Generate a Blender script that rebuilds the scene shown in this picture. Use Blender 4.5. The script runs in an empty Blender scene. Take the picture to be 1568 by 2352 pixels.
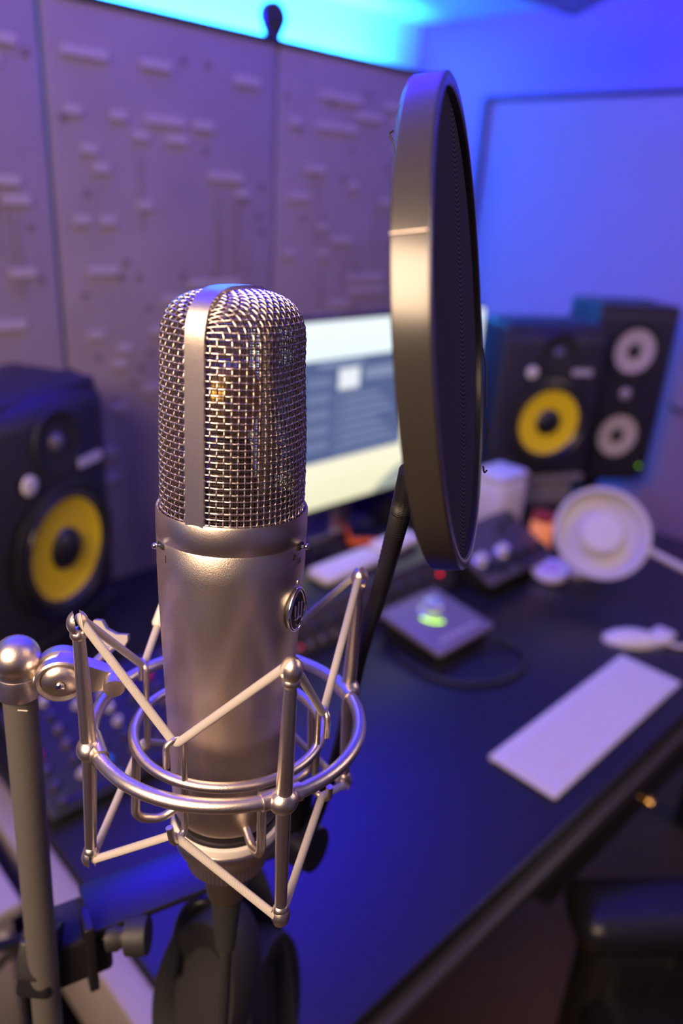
import bpy, bmesh, math, random
from mathutils import Vector, Matrix
from math import pi, sin, cos, radians as RAD
random.seed(7)
C = bpy.context.scene.collection
S = bpy.context.scene

# ------------------------------------------------------------------ camera
CAM = Vector((0, 0, 1.513))
FPX, TH, RL, YAW = 1740.0, RAD(22.8), RAD(3.7), RAD(44.9)
F = Vector((cos(YAW)*cos(TH), sin(YAW)*cos(TH), -sin(TH)))
R0 = Vector((sin(YAW), -cos(YAW), 0)); U0 = R0.cross(F)
R = (cos(RL)*R0 + sin(RL)*U0).normalized(); U = R.cross(F).normalized()
cd = bpy.data.cameras.new('camera'); cam = bpy.data.objects.new('camera', cd); C.objects.link(cam)
cam.matrix_world = Matrix(((R.x, U.x, -F.x, CAM.x), (R.y, U.y, -F.y, CAM.y), (R.z, U.z, -F.z, CAM.z), (0, 0, 0, 1)))
cd.sensor_fit = 'VERTICAL'; cd.sensor_height = 36; cd.sensor_width = 24
cd.lens = FPX/2352*36; cd.clip_start = 0.01; cd.clip_end = 50
cd.dof.use_dof = True; cd.dof.focus_distance = 0.283; cd.dof.aperture_fstop = 5.2
S.camera = cam

# ------------------------------------------------------------------ world, exposure, lights
w = bpy.data.worlds.new('world'); S.world = w; w.use_nodes = True
w.node_tree.nodes['Background'].inputs[0].default_value = (0.25, 0.2, 0.4, 1)
w.node_tree.nodes['Background'].inputs[1].default_value = 0.05
S.view_settings.view_transform = 'Standard'; S.view_settings.look = 'None'
S.view_settings.exposure = 0.0; S.view_settings.gamma = 1.0; S.view_settings.use_curve_mapping = False

def area(name, loc, target, sx, sy, color, power, spread=180):
    l = bpy.data.lights.new(name, 'AREA'); l.shape = 'RECTANGLE'; l.size = sx; l.size_y = sy
    l.color = color; l.energy = power; l.spread = RAD(spread)
    o = bpy.data.objects.new(name, l); C.objects.link(o); o.location = loc
    o.rotation_euler = (Vector(target)-Vector(loc)).to_track_quat('-Z', 'Y').to_euler()
    return o
WARM = (1.0, 0.70, 0.45)
area('ceiling_lamp_and_fill', (-0.8, 0.0, 2.15), (0.16, 0.2, 1.3), 0.8, 0.8, WARM, 46)
area('ceiling_lamp_and_fill', (1.9, -0.7, 2.2), (0.6, 0.5, 0.9), 0.6, 0.6, (1.0, 0.76, 0.58), 10)  # added soft fill from the right, not a lamp of the room
# LED strips: along the foot of the far wall, on top of the gobo and behind the right-hand screen
area('led_strip_light', (1.25, 2.74, 1.80), (1.25, 2.93, 2.12), 3.4, 0.04, (0.02, 0.31, 1.0), 185, 95)
area('led_strip_light', (0.95, 1.40, 1.80), (1.0, 1.2, 2.6), 1.1, 0.03, (0.02, 0.0, 1.0), 74)
area('led_strip_light', (2.6, 1.0, 1.85), (3.2, 1.0, 2.05), 0.05, 2.0, (0.10, 0.01, 1.0), 6)

# ------------------------------------------------------------------ materials
def mat(name, col, rough=.5, metal=0, spec=.5, emit=None, estr=1, noise=0, nscale=40, bump=0, bscale=200, coat=0, aniso=0):
    m = bpy.data.materials.new(name); m.use_nodes = True
    nt = m.node_tree; b = nt.nodes['Principled BSDF']
    b.inputs['Base Color'].default_value = (*col, 1); b.inputs['Roughness'].default_value = rough
    b.inputs['Metallic'].default_value = metal; b.inputs['Specular IOR Level'].default_value = spec
    b.inputs['Coat Weight'].default_value = coat
    if emit: b.inputs['Emission Color'].default_value = (*emit, 1); b.inputs['Emission Strength'].default_value = estr
    if noise or bump:
        tc = nt.nodes.new('ShaderNodeTexCoord')
    if noise:
        n = nt.nodes.new('ShaderNodeTexNoise'); n.inputs['Scale'].default_value = nscale; n.inputs['Detail'].default_value = 4
        nt.links.new(tc.outputs['Object'], n.inputs['Vector'])
        mx = nt.nodes.new('ShaderNodeMix'); mx.data_type = 'RGBA'
        mx.inputs[6].default_value = (*[c*(1-noise) for c in col], 1); mx.inputs[7].default_value = (*[min(1, c*(1+noise)) for c in col], 1)
        nt.links.new(n.outputs['Fac'], mx.inputs[0]); nt.links.new(mx.outputs[2], b.inputs['Base Color'])
    if bump:
        n = nt.nodes.new('ShaderNodeTexNoise'); n.inputs['Scale'].default_value = bscale
        nt.links.new(tc.outputs['Object'], n.inputs['Vector'])
        bp = nt.nodes.new('ShaderNodeBump'); bp.inputs['Strength'].default_value = bump; bp.inputs['Distance'].default_value = 0.001
        nt.links.new(n.outputs['Fac'], bp.inputs['Height']); nt.links.new(bp.outputs[0], b.inputs['Normal'])
    return m
def braid(name, col, su, sv, strength=.7, rough=.7):
    m = mat(name, col, rough); nt = m.node_tree; b = nt.nodes['Principled BSDF']
    tc = nt.nodes.new('ShaderNodeTexCoord'); mp = nt.nodes.new('ShaderNodeMapping')
    mp.inputs['Scale'].default_value = (su, sv, 1); mp.inputs['Rotation'].default_value = (0, 0, .6)
    nt.links.new(tc.outputs['UV'], mp.inputs[0])
    ck = nt.nodes.new('ShaderNodeTexWave'); ck.inputs['Scale'].default_value = 1; ck.inputs['Distortion'].default_value = 1
    ck.inputs['Detail'].default_value = 0
    nt.links.new(mp.outputs[0], ck.inputs[0])
    bp = nt.nodes.new('ShaderNodeBump'); bp.inputs['Strength'].default_value = strength; bp.inputs['Distance'].default_value = .0004
    nt.links.new(ck.outputs['Fac'], bp.inputs['Height']); nt.links.new(bp.outputs[0], b.inputs['Normal'])
    mx = nt.nodes.new('ShaderNodeMix'); mx.data_type = 'RGBA'
    mx.inputs[6].default_value = (*[c*.72 for c in col], 1); mx.inputs[7].default_value = (*col, 1)
    nt.links.new(ck.outputs['Fac'], mx.inputs[0]); nt.links.new(mx.outputs[2], b.inputs['Base Color'])
    return m
NICKEL = mat('satin_nickel', (.74, .66, .58), .33, 1, bump=.12, bscale=3000)
NICKEL_BODY = mat('satin_nickel_body', (.72, .63, .55), .36, 1, bump=.15, bscale=2500)
WIRE = mat('mesh_wire', (.80, .70, .62), .25, 1)
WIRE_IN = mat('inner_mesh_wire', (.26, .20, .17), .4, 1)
CHROME = mat('chrome', (.85, .83, .82), .08, 1)
BLK = mat('black_plastic', (.012, .012, .014), .35, 0, .5)
BLKM = mat('matt_black', (.014, .013, .016), .65)
BLK_SATIN = mat('satin_black_cabinet', (.019, .016, .026), .5, 0, .5, bump=.1, bscale=600)
RUBBER = mat('rubber_black', (.02, .02, .021), .55, bump=.2, bscale=900)
GREYPOLE = mat('grey_painted_pole', (.115, .105, .10), .5, .1, bump=.4, bscale=1800)
CORD = braid('woven_cord', (.80, .74, .68), 900, 12)
CORDP = mat('plain_cord', (.80, .76, .72), .6)
WHITEP = mat('white_plastic', (.70, .67, .56), .35)
PAD = mat('white_silicone', (.82, .76, .70), .5)
GOLD = mat('gold_capsule', (.75, .5, .12), .3, 1)
YEL = mat('yellow_cone', (.90, .66, .012), .4, bump=.1, bscale=300)
WCONE = mat('pale_cone', (.55, .47, .44), .5)
HALO = mat('black_rim', (.035, .031, .028), .24, 0, .8)
FABRIC = None

# ------------------------------------------------------------------ mesh helpers
class MB:
    def __init__(s): s.v = []; s.f = []; s.sm = []; s.uv = {}
    def add(s, vs, fs, smooth=True, uvs=None):
        o = len(s.v); s.v += [Vector(p) for p in vs]
        for i, f in enumerate(fs):
            if uvs: s.uv[len(s.f)] = uvs[i]
            s.f.append(tuple(k+o for k in f)); s.sm.append(smooth)
        return s
    def xf(s, M):
        s.v = [M @ p for p in s.v]; return s
    def join(s, b, M=None):
        return s.add([(M @ p) if M else p for p in b.v], b.f, True) if False else s._join(b, M)
    def _join(s, b, M):
        o = len(s.v); s.v += [(M @ p) if M else p.copy() for p in b.v]
        s.f += [tuple(k+o for k in f) for f in b.f]; s.sm += b.sm; return s
    def box(s, c, d, bev=0, M=None):
        bm = bmesh.new(); bmesh.ops.create_cube(bm, size=1)
        for v in bm.verts: v.co = Vector((v.co.x*d[0], v.co.y*d[1], v.co.z*d[2]))
        if bev: bmesh.ops.bevel(bm, geom=bm.edges[:], offset=bev, segments=3, affect='EDGES', profile=.5)
        bm.verts.ensure_lookup_table()
        c = Vector(c); vs = [v.co+c for v in bm.verts]
        if M: vs = [M @ p for p in vs]
        s.add(vs, [[v.index for v in f.verts] for f in bm.faces], bool(bev)); bm.free(); return s
    def lathe(s, prof, n=48, M=None, cap=True):   # prof: list of (r, z)
        vs = []; fs = []
        for r, z in prof:
            for k in range(n): vs.append(Vector((r*cos(2*pi*k/n), r*sin(2*pi*k/n), z)))
        for i in range(len(prof)-1):
            for k in range(n):
                k2 = (k+1) % n; fs.append((i*n+k, i*n+k2, (i+1)*n+k2, (i+1)*n+k))
        if cap:
            if prof[0][0] > 1e-6: fs.append(tuple(range(n-1, -1, -1)))
            if prof[-1][0] > 1e-6: fs.append(tuple((len(prof)-1)*n+k for k in range(n)))
        if M: vs = [M @ p for p in vs]
        return s.add(vs, fs)
    def tube(s, pts, r, n=12, closed=False, cap=True, rs=None):
        pts = [Vector(p) for p in pts]; m = len(pts); T = []
        for i in range(m):
            a = pts[(i-1) % m] if (closed or i > 0) else pts[i]; b = pts[(i+1) % m] if (closed or i < m-1) else pts[i]
            T.append((b-a).normalized())
        t0 = T[0]; ref = Vector((0, 0, 1)) if abs(t0.z) < .9 else Vector((1, 0, 0))
        nv = (ref - t0*ref.dot(t0)).normalized(); vs = []; L = [0]
        for i in range(m):
            if i: L.append(L[-1]+(pts[i]-pts[i-1]).length)
            nv = (nv - T[i]*nv.dot(T[i])).normalized(); bv = T[i].cross(nv); rr = rs[i] if rs else r
            for k in range(n): a = 2*pi*k/n; vs.append(pts[i]+nv*(rr*cos(a))+bv*(rr*sin(a)))
        fs = []; uvs = []
        for i in range(m if closed else m-1):
            j = (i+1) % m; l0 = L[i]; l1 = L[j] if j else L[i]+(pts[0]-pts[i]).length
            for k in range(n):
                k2 = (k+1) % n; fs.append((i*n+k, i*n+k2, j*n+k2, j*n+k))
                uvs.append([(l0, k/n), (l0, (k+1)/n), (l1, (k+1)/n), (l1, k/n)])
        if cap and not closed:
            fs.append(tuple(range(n-1, -1, -1))); fs.append(tuple((m-1)*n+k for k in range(n)))
            uvs += [[(0, 0)]*n, [(0, 0)]*n]
        return s.add(vs, fs, True, uvs)
    def torus(s, c, r, rt, n=72, k=12, M=None, seg=(0, 2*pi)):
        full = abs(seg[1]-seg[0]-2*pi) < 1e-6; N = n if full else n+1
        pts = [Vector((r*cos(seg[0]+(seg[1]-seg[0])*i/n), r*sin(seg[0]+(seg[1]-seg[0])*i/n), 0))+Vector(c) for i in range(N)]
        if M: pts = [M @ p for p in pts]
        return s.tube(pts, rt, k, closed=full)
    def prism(s, poly, z0, z1, M=None, smooth=False):
        n = len(poly); vs = [Vector((x, y, z0)) for x, y in poly]+[Vector((x, y, z1)) for x, y in poly]
        fs = [tuple(range(n-1, -1, -1)), tuple(range(n, 2*n))]+[(i, (i+1) % n, n+(i+1) % n, n+i) for i in range(n)]
        if M: vs = [M @ p for p in vs]
        return s.add(vs, fs, smooth)
def obj(name, mb, m, parent=None, label=None, sharp=40, **props):
    me = bpy.data.meshes.new(name); off = Vector(parent['_off']) if parent is not None and '_off' in parent else Vector()
    me.from_pydata([tuple(p-off) for p in mb.v], [], mb.f)
    if mb.uv:
        ul = me.uv_layers.new(name='UVMap')
        for p in me.polygons:
            u = mb.uv.get(p.index)
            if u:
                for li, c in zip(p.loop_indices, u): ul.data[li].uv = c
    me.polygons.foreach_set('use_smooth', mb.sm)
    if sharp and len(mb.f) < 60000:
        try: me.set_sharp_from_angle(angle=RAD(sharp))
        except Exception: pass
    me.materials.append(m); me.update()
    o = bpy.data.objects.new(name, me); C.objects.link(o)
    if parent is not None:
        o.parent = parent
        if '_off' in parent: o['_off'] = tuple(parent['_off'])
    if label: o['label'] = label
    for k, v in props.items(): o[k] = v
    return o
def thing(name, label, cat, M=None, off=(0, 0, 0), group=None):
    o = bpy.data.objects.new(name, None); C.objects.link(o); o.empty_display_size = .02
    M = M or Matrix.Identity(4)
    o.matrix_world = M @ Matrix.Translation(off)
    o['_off'] = tuple(off); o['label'] = label; o['category'] = cat
    if group: o['group'] = group
    return o
def single(name, mb, m, label, cat, group=None, **kw):
    lo = Vector((min(p.x for p in mb.v), min(p.y for p in mb.v), min(p.z for p in mb.v)))
    hi = Vector((max(p.x for p in mb.v), max(p.y for p in mb.v), max(p.z for p in mb.v)))
    c = Vector(((lo.x+hi.x)/2, (lo.y+hi.y)/2, lo.z)); mb.v = [p-c for p in mb.v]
    o = obj(name, mb, m, None, label, category=cat, **kw); o.location = c
    if group: o['group'] = group
    return o
def dup(o, parent=None):
    c = o.copy(); C.objects.link(c); c.parent = parent
    for ch in o.children: dup(ch, c)
    return c
def frame_m(o, x, y, z):
    return Matrix(((x.x, y.x, z.x, o.x), (x.y, y.y, z.y, o.y), (x.z, y.z, z.z, o.z), (0, 0, 0, 1)))
def axis_m(o, z, up=Vector((0, 0, 1))):
    z = Vector(z).normalized(); x = up.cross(z)
    if x.length < 1e-4: x = Vector((1, 0, 0))
    x.normalize(); return frame_m(Vector(o), x, z.cross(x), z)
def arc(c, r, a0, a1, n, ex, ey):
    return [c+ex*(r*cos(a0+(a1-a0)*i/n))+ey*(r*sin(a0+(a1-a0)*i/n)) for i in range(n+1)]
def fillet(pts, r, n=6):
    pts = [Vector(p) for p in pts]; out = [pts[0]]
    for i in range(1, len(pts)-1):
        a, b, c = pts[i-1], pts[i], pts[i+1]; u = (a-b); v = (c-b)
        d = min(r, u.length*.45, v.length*.45); p = b+u.normalized()*d; q = b+v.normalized()*d
        for k in range(n+1):
            t = k/n; out.append(p*(1-t)**2+b*2*t*(1-t)+q*t*t)
    out.append(pts[-1]); return out
def spline(pts, n=8):
    P = [Vector(p) for p in pts]; P = [P[0]*2-P[1]]+P+[P[-1]*2-P[-2]]; out = []
    for i in range(1, len(P)-2):
        a, b, c, d = P[i-1:i+3]
        for k in range(n):
            t = k/n; out.append(.5*((2*b)+(c-a)*t+(2*a-5*b+4*c-d)*t*t+(3*b-a-3*c+d)*t**3))
    out.append(P[-2]); return out
def struct(name, mb, m, parent=None, **k):
    return obj(name, mb, m, parent, kind='structure', **k) if parent is None else obj(name, mb, m, parent, **k)

# ------------------------------------------------------------------ room shell
WALLM = mat('painted_wall', (.62, .58, .64), .7, noise=.04, nscale=3, bump=.2, bscale=120)
CEILM = mat('painted_ceiling', (.75, .72, .74), .75)
FLOORM = mat('brown_floor', (.07, .038, .02), .5, noise=.3, nscale=6)
X0, X1, Y0, Y1, ZC = -1.9, 3.28, -2.2, 2.93, 2.30
struct('floor', MB().box(((X0+X1)/2, (Y0+Y1)/2, -.05), (X1-X0+.4, Y1-Y0+.4, .1)), FLOORM)
struct('ceiling', MB().box(((X0+X1)/2, (Y0+Y1)/2, ZC+.05), (X1-X0+.4, Y1-Y0+.4, .1)), CEILM)
struct('wall_back', MB().box(((X0+X1)/2, Y1+.05, ZC/2), (X1-X0+.4, .1, ZC)), WALLM)
struct('wall_right', MB().box((X1+.05, (Y0+Y1)/2, ZC/2), (.1, Y1-Y0, ZC)), mat('violet_light_wall_tint', (.40, .12, .62), .7, noise=.04, nscale=3))  # violet of the LED light put into the wall colour
DARKW = mat('darkened_unseen_wall', (.24, .21, .21), .8)  # unseen walls made dark to deepen the reflections in the metal
struct('wall_left', MB().box((X0-.05, (Y0+Y1)/2, ZC/2), (.1, Y1-Y0, ZC)), DARKW)
struct('wall_front', MB().box(((X0+X1)/2, Y0-.05, ZC/2), (X1-X0+.4, .1, ZC)), DARKW)
# square ceiling panel hanging in front of the far corner
single('ceiling_panel', MB().prism([(2.42, 1.53), (1.95, 1.545), (1.75, 1.2), (2.10, 1.12)], 2.06, 2.11), mat('panel_fabric_warm_light', (.62, .48, .48), .8),  # warm bounce light on the underside put into the base colour
       'pale ceiling panel, tinted pink for warm bounce light, hanging at the top right under the ceiling', 'panel')

# ------------------------------------------------------------------ desk
DZ = .75
DESKM = mat('black_desk_laminate', (.016, .015, .019), .22, 0, .5, bump=.25, bscale=700)
t = thing('desk', 'large black desk carrying speakers, keyboard and rack gear', 'desk', Matrix.Translation((1.07, .8, 0)))
t['_off'] = (1.07, .8, 0)
t.matrix_world = Matrix.Translation((1.07, .8, 0))
obj('desktop', MB().box((1.067, .811, DZ-.0125), (1.61, .982, .025), .003), DESKM, t)
obj('edge_groove', MB().box((1.067, .345, DZ-.032), (1.60, .03, .014)), BLKM, t)
obj('edge_trim', MB().box((1.067, .335, DZ-.052), (1.61, .05, .026), .004), mat('dark_trim', (.05, .045, .055), .35), t, 'purplish grey edge rail under the desktop')
obj('lower_rail', MB().box((1.067, .352, DZ-.094), (1.61, .03, .02), .003), mat('lower_trim', (.03, .028, .035), .4), t)
for lx, ly in ((.31, .42), (1.82, .42), (.31, 1.28), (1.82, 1.28)):
    obj('leg', MB().box((lx, ly, (DZ-.1)/2), (.06, .06, DZ-.1), .003), BLKM, t)
obj('side_panel', MB().box((.243, .62, DZ-.085), (.034, .62, .15), .002), mat('white_board', (.32, .28, .25), .5), t, 'white side board of the black desk')
for bx_ in (1.096, 1.29):
    o = obj('drawer_knob', MB().lathe([(0, -.012), (.006, -.012), (.005, 0), (.010, .006), (.008, .014), (0, .016)], 20, axis_m((bx_, .325, .60), (0, -1, 0))), mat('brass', (.8, .5, .15), .25, 1), t, 'small brass knob')
obj('drawer_front', MB().box((1.3, .36, .60), (.9, .03, .16), .003), BLKM, t)

# ------------------------------------------------------------------ gobos
FELT = mat('grey_diffuser_board', (.26, .21, .23), .7, noise=.18, nscale=9, bump=.6, bscale=90)
SLATM = mat('pale_relief_bar', (.40, .34, .39), .6)
HOLEM = mat('dark_peg_hole', (.16, .12, .14), .8)
g = thing('acoustic_screen', 'tall grey relief-patterned acoustic screen standing behind the desk', 'screen', Matrix.Translation((.6, 1.33, 0)))
g['_off'] = (.6, 1.33, 0)
GY, GZ = 1.31, 1.768
edges = [-.85, -.36, .12, .594, 1.063, 1.545]
for i in range(5):
    xa, xb = edges[i]+.004, edges[i+1]-.004
    p = obj('panel', MB().box(((xa+xb)/2, GY+.02, (GZ+.03)/2), (xb-xa, .04, GZ-.03), .004), FELT, g)
    if i < 2: continue
    placed = []; n = 0; tries = 0
    rel = MB()
    while n < 42 and tries < 3000:
        tries += 1
        L = random.choice([.03, .03, .045, .06, .08, .12]); h = .014
        rows = [.80+.028*k for k in range(34)]
        z = random.choice(rows); x = random.uniform(xa+.02, xb-.02-L)
        if z > GZ-.05 or any(abs(z-q[1]) < .015 and x < q[0]+q[2]+.012 and q[0] < x+L+.012 for q in placed): continue
        placed.append((x, z, L)); n += 1
        obj('relief_bar', MB().box((x+L/2, GY-.001, z), (L, .007, h)), SLATM, p)
    n = 0
    while n < 38:
        z = random.choice([.814+.028*k for k in range(33)]); x = random.uniform(xa+.02, xb-.02)
        if any(abs(z-q[1]) < .012 and q[0]-.012 < x < q[0]+q[2]+.012 for q in placed): n += 1; continue
        n += 1
        obj('peg_hole', MB().lathe([(.0065, -.0005), (.0065, .0012), (.004, .0012), (0, .0005)], 12, axis_m((x, GY, z), (0, -1, 0))), HOLEM, p)
    for k in range(9):     # vertical grooves standing as fine ribs
        x = random.uniform(xa+.02, xb-.02); z = random.uniform(.9, 1.5)
        obj('rib', MB().box((x, GY-.001, z), (.004, .004, random.uniform(.1, .25))), FELT, p)
obj('top_rail', MB().box((.35, GY+.02, GZ+.003), (2.39, .046, .012), .002), BLKM, g)
# hook standing on the screen's top
pts = []
for k in range(40):
    a = 2*pi*k/40; rr = 1
    x = .027*cos(a)*(1 if sin(a) > 0 else (1-.55*abs(sin(a)))); z = .030*sin(a) if sin(a) > 0 else .048*sin(a)
    pts.append((x, z))
hm = frame_m(Vector((1.058, GY+.012, GZ+.042)), Vector((1, 0, 0)), Vector((0, 0, 1)), Vector((0, -1, 0)))
hook = MB().prism([(x*1.05, y*.92) for x, y in pts], -.007, .007, hm, True)
hook.box((1.053, GY+.012, GZ+.007), (.034, .02, .012), .003)
hook.lathe([(.012, .007), (.012, .011), (0, .012)], 20, hm)
single('screen_hook', hook, mat('dark_hook', (.02, .018, .03), .6), 'dark teardrop-shaped hook standing on the screen top edge', 'hook')

EDGEF = mat('dark_fabric_edge', (.13, .09, .17), .8)
g2 = thing('fabric_screen', 'plain grey acoustic screen with dark edges behind the right-hand speakers', 'screen', Matrix.Translation((2.35, .6, 0)))
g2['_off'] = (2.35, .6, 0)
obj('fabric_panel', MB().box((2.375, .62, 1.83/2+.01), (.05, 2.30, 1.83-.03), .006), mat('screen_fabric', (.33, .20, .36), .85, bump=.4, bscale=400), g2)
for yy in (1.775, -.54): obj('edge_post', MB().box((2.37, yy, .915), (.065, .03, 1.83), .003), EDGEF, g2)
obj('top_rail', MB().box((2.37, .62, 1.838), (.06, 2.33, .012), .003), EDGEF, g2)

# ------------------------------------------------------------------ studio speakers (yellow cone)
def cone_prof(r): return [(r, -.002), (r*.93, -.008), (r*.45, -.032), (r*.30, -.040)]
def krk(base, heading, label, cone_z, W=.276, H=.390, D=.165):
    # local frame: +z up, front faces local -y, origin at the bottom centre of the front
    n = Vector((cos(heading), sin(heading), 0)); x = Vector((-n.y, n.x, 0)); 
    M = frame_m(Vector(base), x, -n, Vector((0, 0, 1)))
    t = thing('studio_monitor', label, 'speaker', M, group=None)
    # body outline in x-z with rounded corners and a sloping top front bevel
    b = MB().box((0, D/2+.03, H/2), (W, D-.02, H), .012)
    obj('cabinet', b, BLK_SATIN, t)
    # baffle: front with curved overhanging top lip
    bf = MB()
    prof = [(.035, 0), (.0, .008), (-.004, .03), (-.004, H-.045), (.0, H-.03), (.02, H-.008), (.05, H+.002), (.06, H)]
    n2 = 24; vs = []; fs = []
    for k in range(n2+1):
        u = -1+2*k/n2; bow = .018*(u*u)
        for (y, z) in prof: vs.append(Vector((u*W/2, y+bow, z)))
    m = len(prof)
    for k in range(n2):
        for j in range(m-1): fs.append((k*m+j, (k+1)*m+j, (k+1)*m+j+1, k*m+j+1))
    bf.add(vs, fs)
    bf.box((0, .045, H/2), (W*.995, .05, H*.99), .008)
    obj('baffle', bf, BLK_SATIN, t)
    Mf = lambda x_, z_, y_=-.004: frame_m(Vector((x_, y_, z_)), Vector((1, 0, 0)), Vector((0, 0, 1)), Vector((0, -1, 0)))
    r = .083
    obj('woofer_frame', MB().lathe([(r+.030, 0), (r+.030, .006), (r+.020, .010), (r+.014, .004)], 64, Mf(0, cone_z), False), BLK, t)
    obj('woofer_surround', MB().lathe([(r+.016, .002), (r+.012, .009), (r+.006, .010), (r, .003), (r-.004, .0)], 64, Mf(0, cone_z), False), HALO, t)
    cone = obj('woofer_cone', MB().lathe([(r, .003), (r*.92, .0005), (r*.6, -.001), (r*.36, -.002)], 64, Mf(0, cone_z, -.006), False), YEL, t, 'yellow woofer cone')
    obj('dust_cap', MB().lathe([(r*.42, 0), (r*.36, .008), (r*.2, .013), (0, .015)], 40, Mf(0, cone_z, -.005), False), BLK, cone, 'black dust cap')
    tz = cone_z+r+.092
    tp = MB().lathe([(.052, .0), (.050, .004), (.040, .002), (.018, -.002), (.015, 0)], 48, Mf(0, tz), False)
    tw = obj('tweeter_waveguide', tp, BLKM, t)
    obj('tweeter_dome', MB().lathe([(.015, 0), (.012, .006), (.006, .009), (0, .010)], 24, Mf(0, tz), False), mat('dark_dome', (.10, .09, .13), .3), tw)
    obj('round_badge', MB().lathe([(.015, 0), (.015, .003), (.013, .004), (0, .004)], 32, Mf(-.068, tz-.046, -.006), False), WHITEP, t, 'round white badge')
    pl = [(-.026, -.008), (.026, -.008), (.030, 0), (.026, .008), (-.026, .008), (-.030, 0)]
    obj('name_plate', MB().prism(pl, 0, .003, Mf(.070, tz-.046, -.007)), mat('silver_plate', (.6, .58, .62), .35, .3), t, 'silver name plate')
    obj('lower_badge', MB().prism([(-.02, -.004), (.02, -.004), (.02, .004), (-.02, .004)], 0, .002, Mf(0, .022, -.003)), BLK, t)
    return t
hL = RAD(297); hR = RAD(241)
BL = (.453, 1.066); BR = (1.701, .974)
krk((BL[0], BL[1], .83), hL, 'nearest speaker with a yellow cone and a blue-lit top, left of the microphone', .140)
krk((BR[0], BR[1], .855), hR, 'far speaker with a yellow cone, standing right of the round fabric filter', .150)
def stand(base, heading, z1, label, m):
    n = Vector((cos(heading), sin(heading), 0)); x = Vector((-n.y, n.x, 0))
    M = frame_m(Vector((base[0], base[1], DZ)), x, -n, Vector((0, 0, 1)))
    t = thing('speaker_stand', label, 'stand', M)
    obj('top_plate', MB().box((0, .10, z1-.009), (.28, .19, .018), .004), m, t)
    obj('base_plate', MB().box((0, .10, .009), (.26, .18, .018), .004), BLKM, t)
    obj('foam_block', MB().box((0, .10, z1/2), (.24, .16, z1-.036), .004), m, t)
GREYB = mat('grey_stand', (.20, .18, .21), .5)
stand(BL, hL, .079, 'low black speaker stand under the near yellow-cone speaker', BLKM)
stand(BR, hR, .104, 'grey speaker stand block under the far yellow-cone speaker', GREYB)

# white-cone speaker with two woofers
n = Vector((cos(RAD(236)), sin(RAD(236)), 0)); x = Vector((-n.y, n.x, 0))
bz = 1.513-.723
WB = Vector((2.052, .948, 0))
M = frame_m(WB+Vector((0, 0, bz)), x, -n, Vector((0, 0, 1)))
t = thing('studio_monitor', 'tall black speaker with two pale cones, rightmost on the desk', 'speaker', M)
W, H = .235, .49
obj('cabinet', MB().box((0, .09, H/2), (W, .18, H), .004), BLK_SATIN, t)
obj('top_bevel', MB().add([Vector(p) for p in ((-W/2, -.001, H-.03), (W/2, -.001, H-.03), (W/2, .02, H+.001), (-W/2, .02, H+.001))], [(0, 1, 2, 3)], False), GREYB, t, 'grey bevel along the top front edge')
Mf = lambda x_, z_, y_=-.001: frame_m(Vector((x_, y_, z_)), Vector((1, 0, 0)), Vector((0, 0, 1)), Vector((0, -1, 0)))
for zz in (.369, .127):
    r = .0595
    obj('woofer_frame', MB().lathe([(r+.022, 0), (r+.022, .005), (r+.010, .007), (r, .002)], 48, Mf(0, zz), False), BLKM, t)
    c = obj('woofer_cone', MB().lathe([(r+.001, .003), (r*.9, .002), (r*.55, .0), (r*.3, -.0005)], 48, Mf(0, zz, -.004), False), WCONE, t, 'pale woofer cone')
    obj('dust_cap', MB().lathe([(r*.36, 0), (r*.25, .006), (0, .008)], 24, Mf(0, zz, -.0035), False), BLK, c)
tw = obj('tweeter', MB().lathe([(.030, 0), (.028, .003), (.019, .002), (.018, .004)], 32, Mf(0, .249), False), BLKM, t)
obj('tweeter_dome', MB().lathe([(.018, .002), (.013, .008), (0, .011)], 24, Mf(0, .249), False), mat('grey_dome', (.4, .36, .4), .4), tw)
obj('status_light', MB().lathe([(.0028, 0), (.0028, .002), (0, .003)], 16, Mf(.092, .033), False), mat('green_led', (.1, .3, .0), .4, emit=(.25, .75, .0), estr=2.2), t, 'lit green status light')
t2 = thing('speaker_riser', 'dark riser block under the speaker with two pale cones', 'stand', frame_m(WB, x, -n, Vector((0, 0, 1))))
obj('post', MB().box((0, .13, bz/2-.005), (.06, .06, bz-.02), .003), BLKM, t2)
obj('top_plate', MB().box((0, .13, bz-.008), (.20, .24, .014), .003), BLKM, t2)
obj('floor_plate', MB().box((0, .13, .008), (.22, .24, .016), .003), BLKM, t2)

# ------------------------------------------------------------------ computer monitor
MX0, MX1, MZ0, MZ1, MY = .84, 1.552, .878, 1.287, 1.10
t = thing('computer_monitor', 'wide computer monitor showing an open window on a pale desktop', 'monitor', Matrix.Translation(((MX0+MX1)/2, MY+.06, DZ)))
t['_off'] = ((MX0+MX1)/2, MY+.06, DZ)
obj('housing', MB().box(((MX0+MX1)/2, MY+.016, (MZ0+MZ1)/2), (MX1-MX0, .03, MZ1-MZ0), .004), BLKM, t)
obj('foot', MB().box(((MX0+MX1)/2, MY+.13, DZ+.006), (.22, .10, .012), .003), mat('aluminium', (.5, .5, .52), .35, 1), t)
obj('hinge', MB().box(((MX0+MX1)/2, MY+.06, DZ+.31), (.08, .08, .05), .003), BLK, t)
obj('neck', MB().box(((MX0+MX1)/2, MY+.10, DZ+.16), (.06, .02, .30), .003), mat('aluminium_neck', (.5, .5, .52), .35, 1), t)
def glow(name, c, s=1): return mat(name, (.02, .02, .02), .3, emit=c, estr=s)
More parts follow.
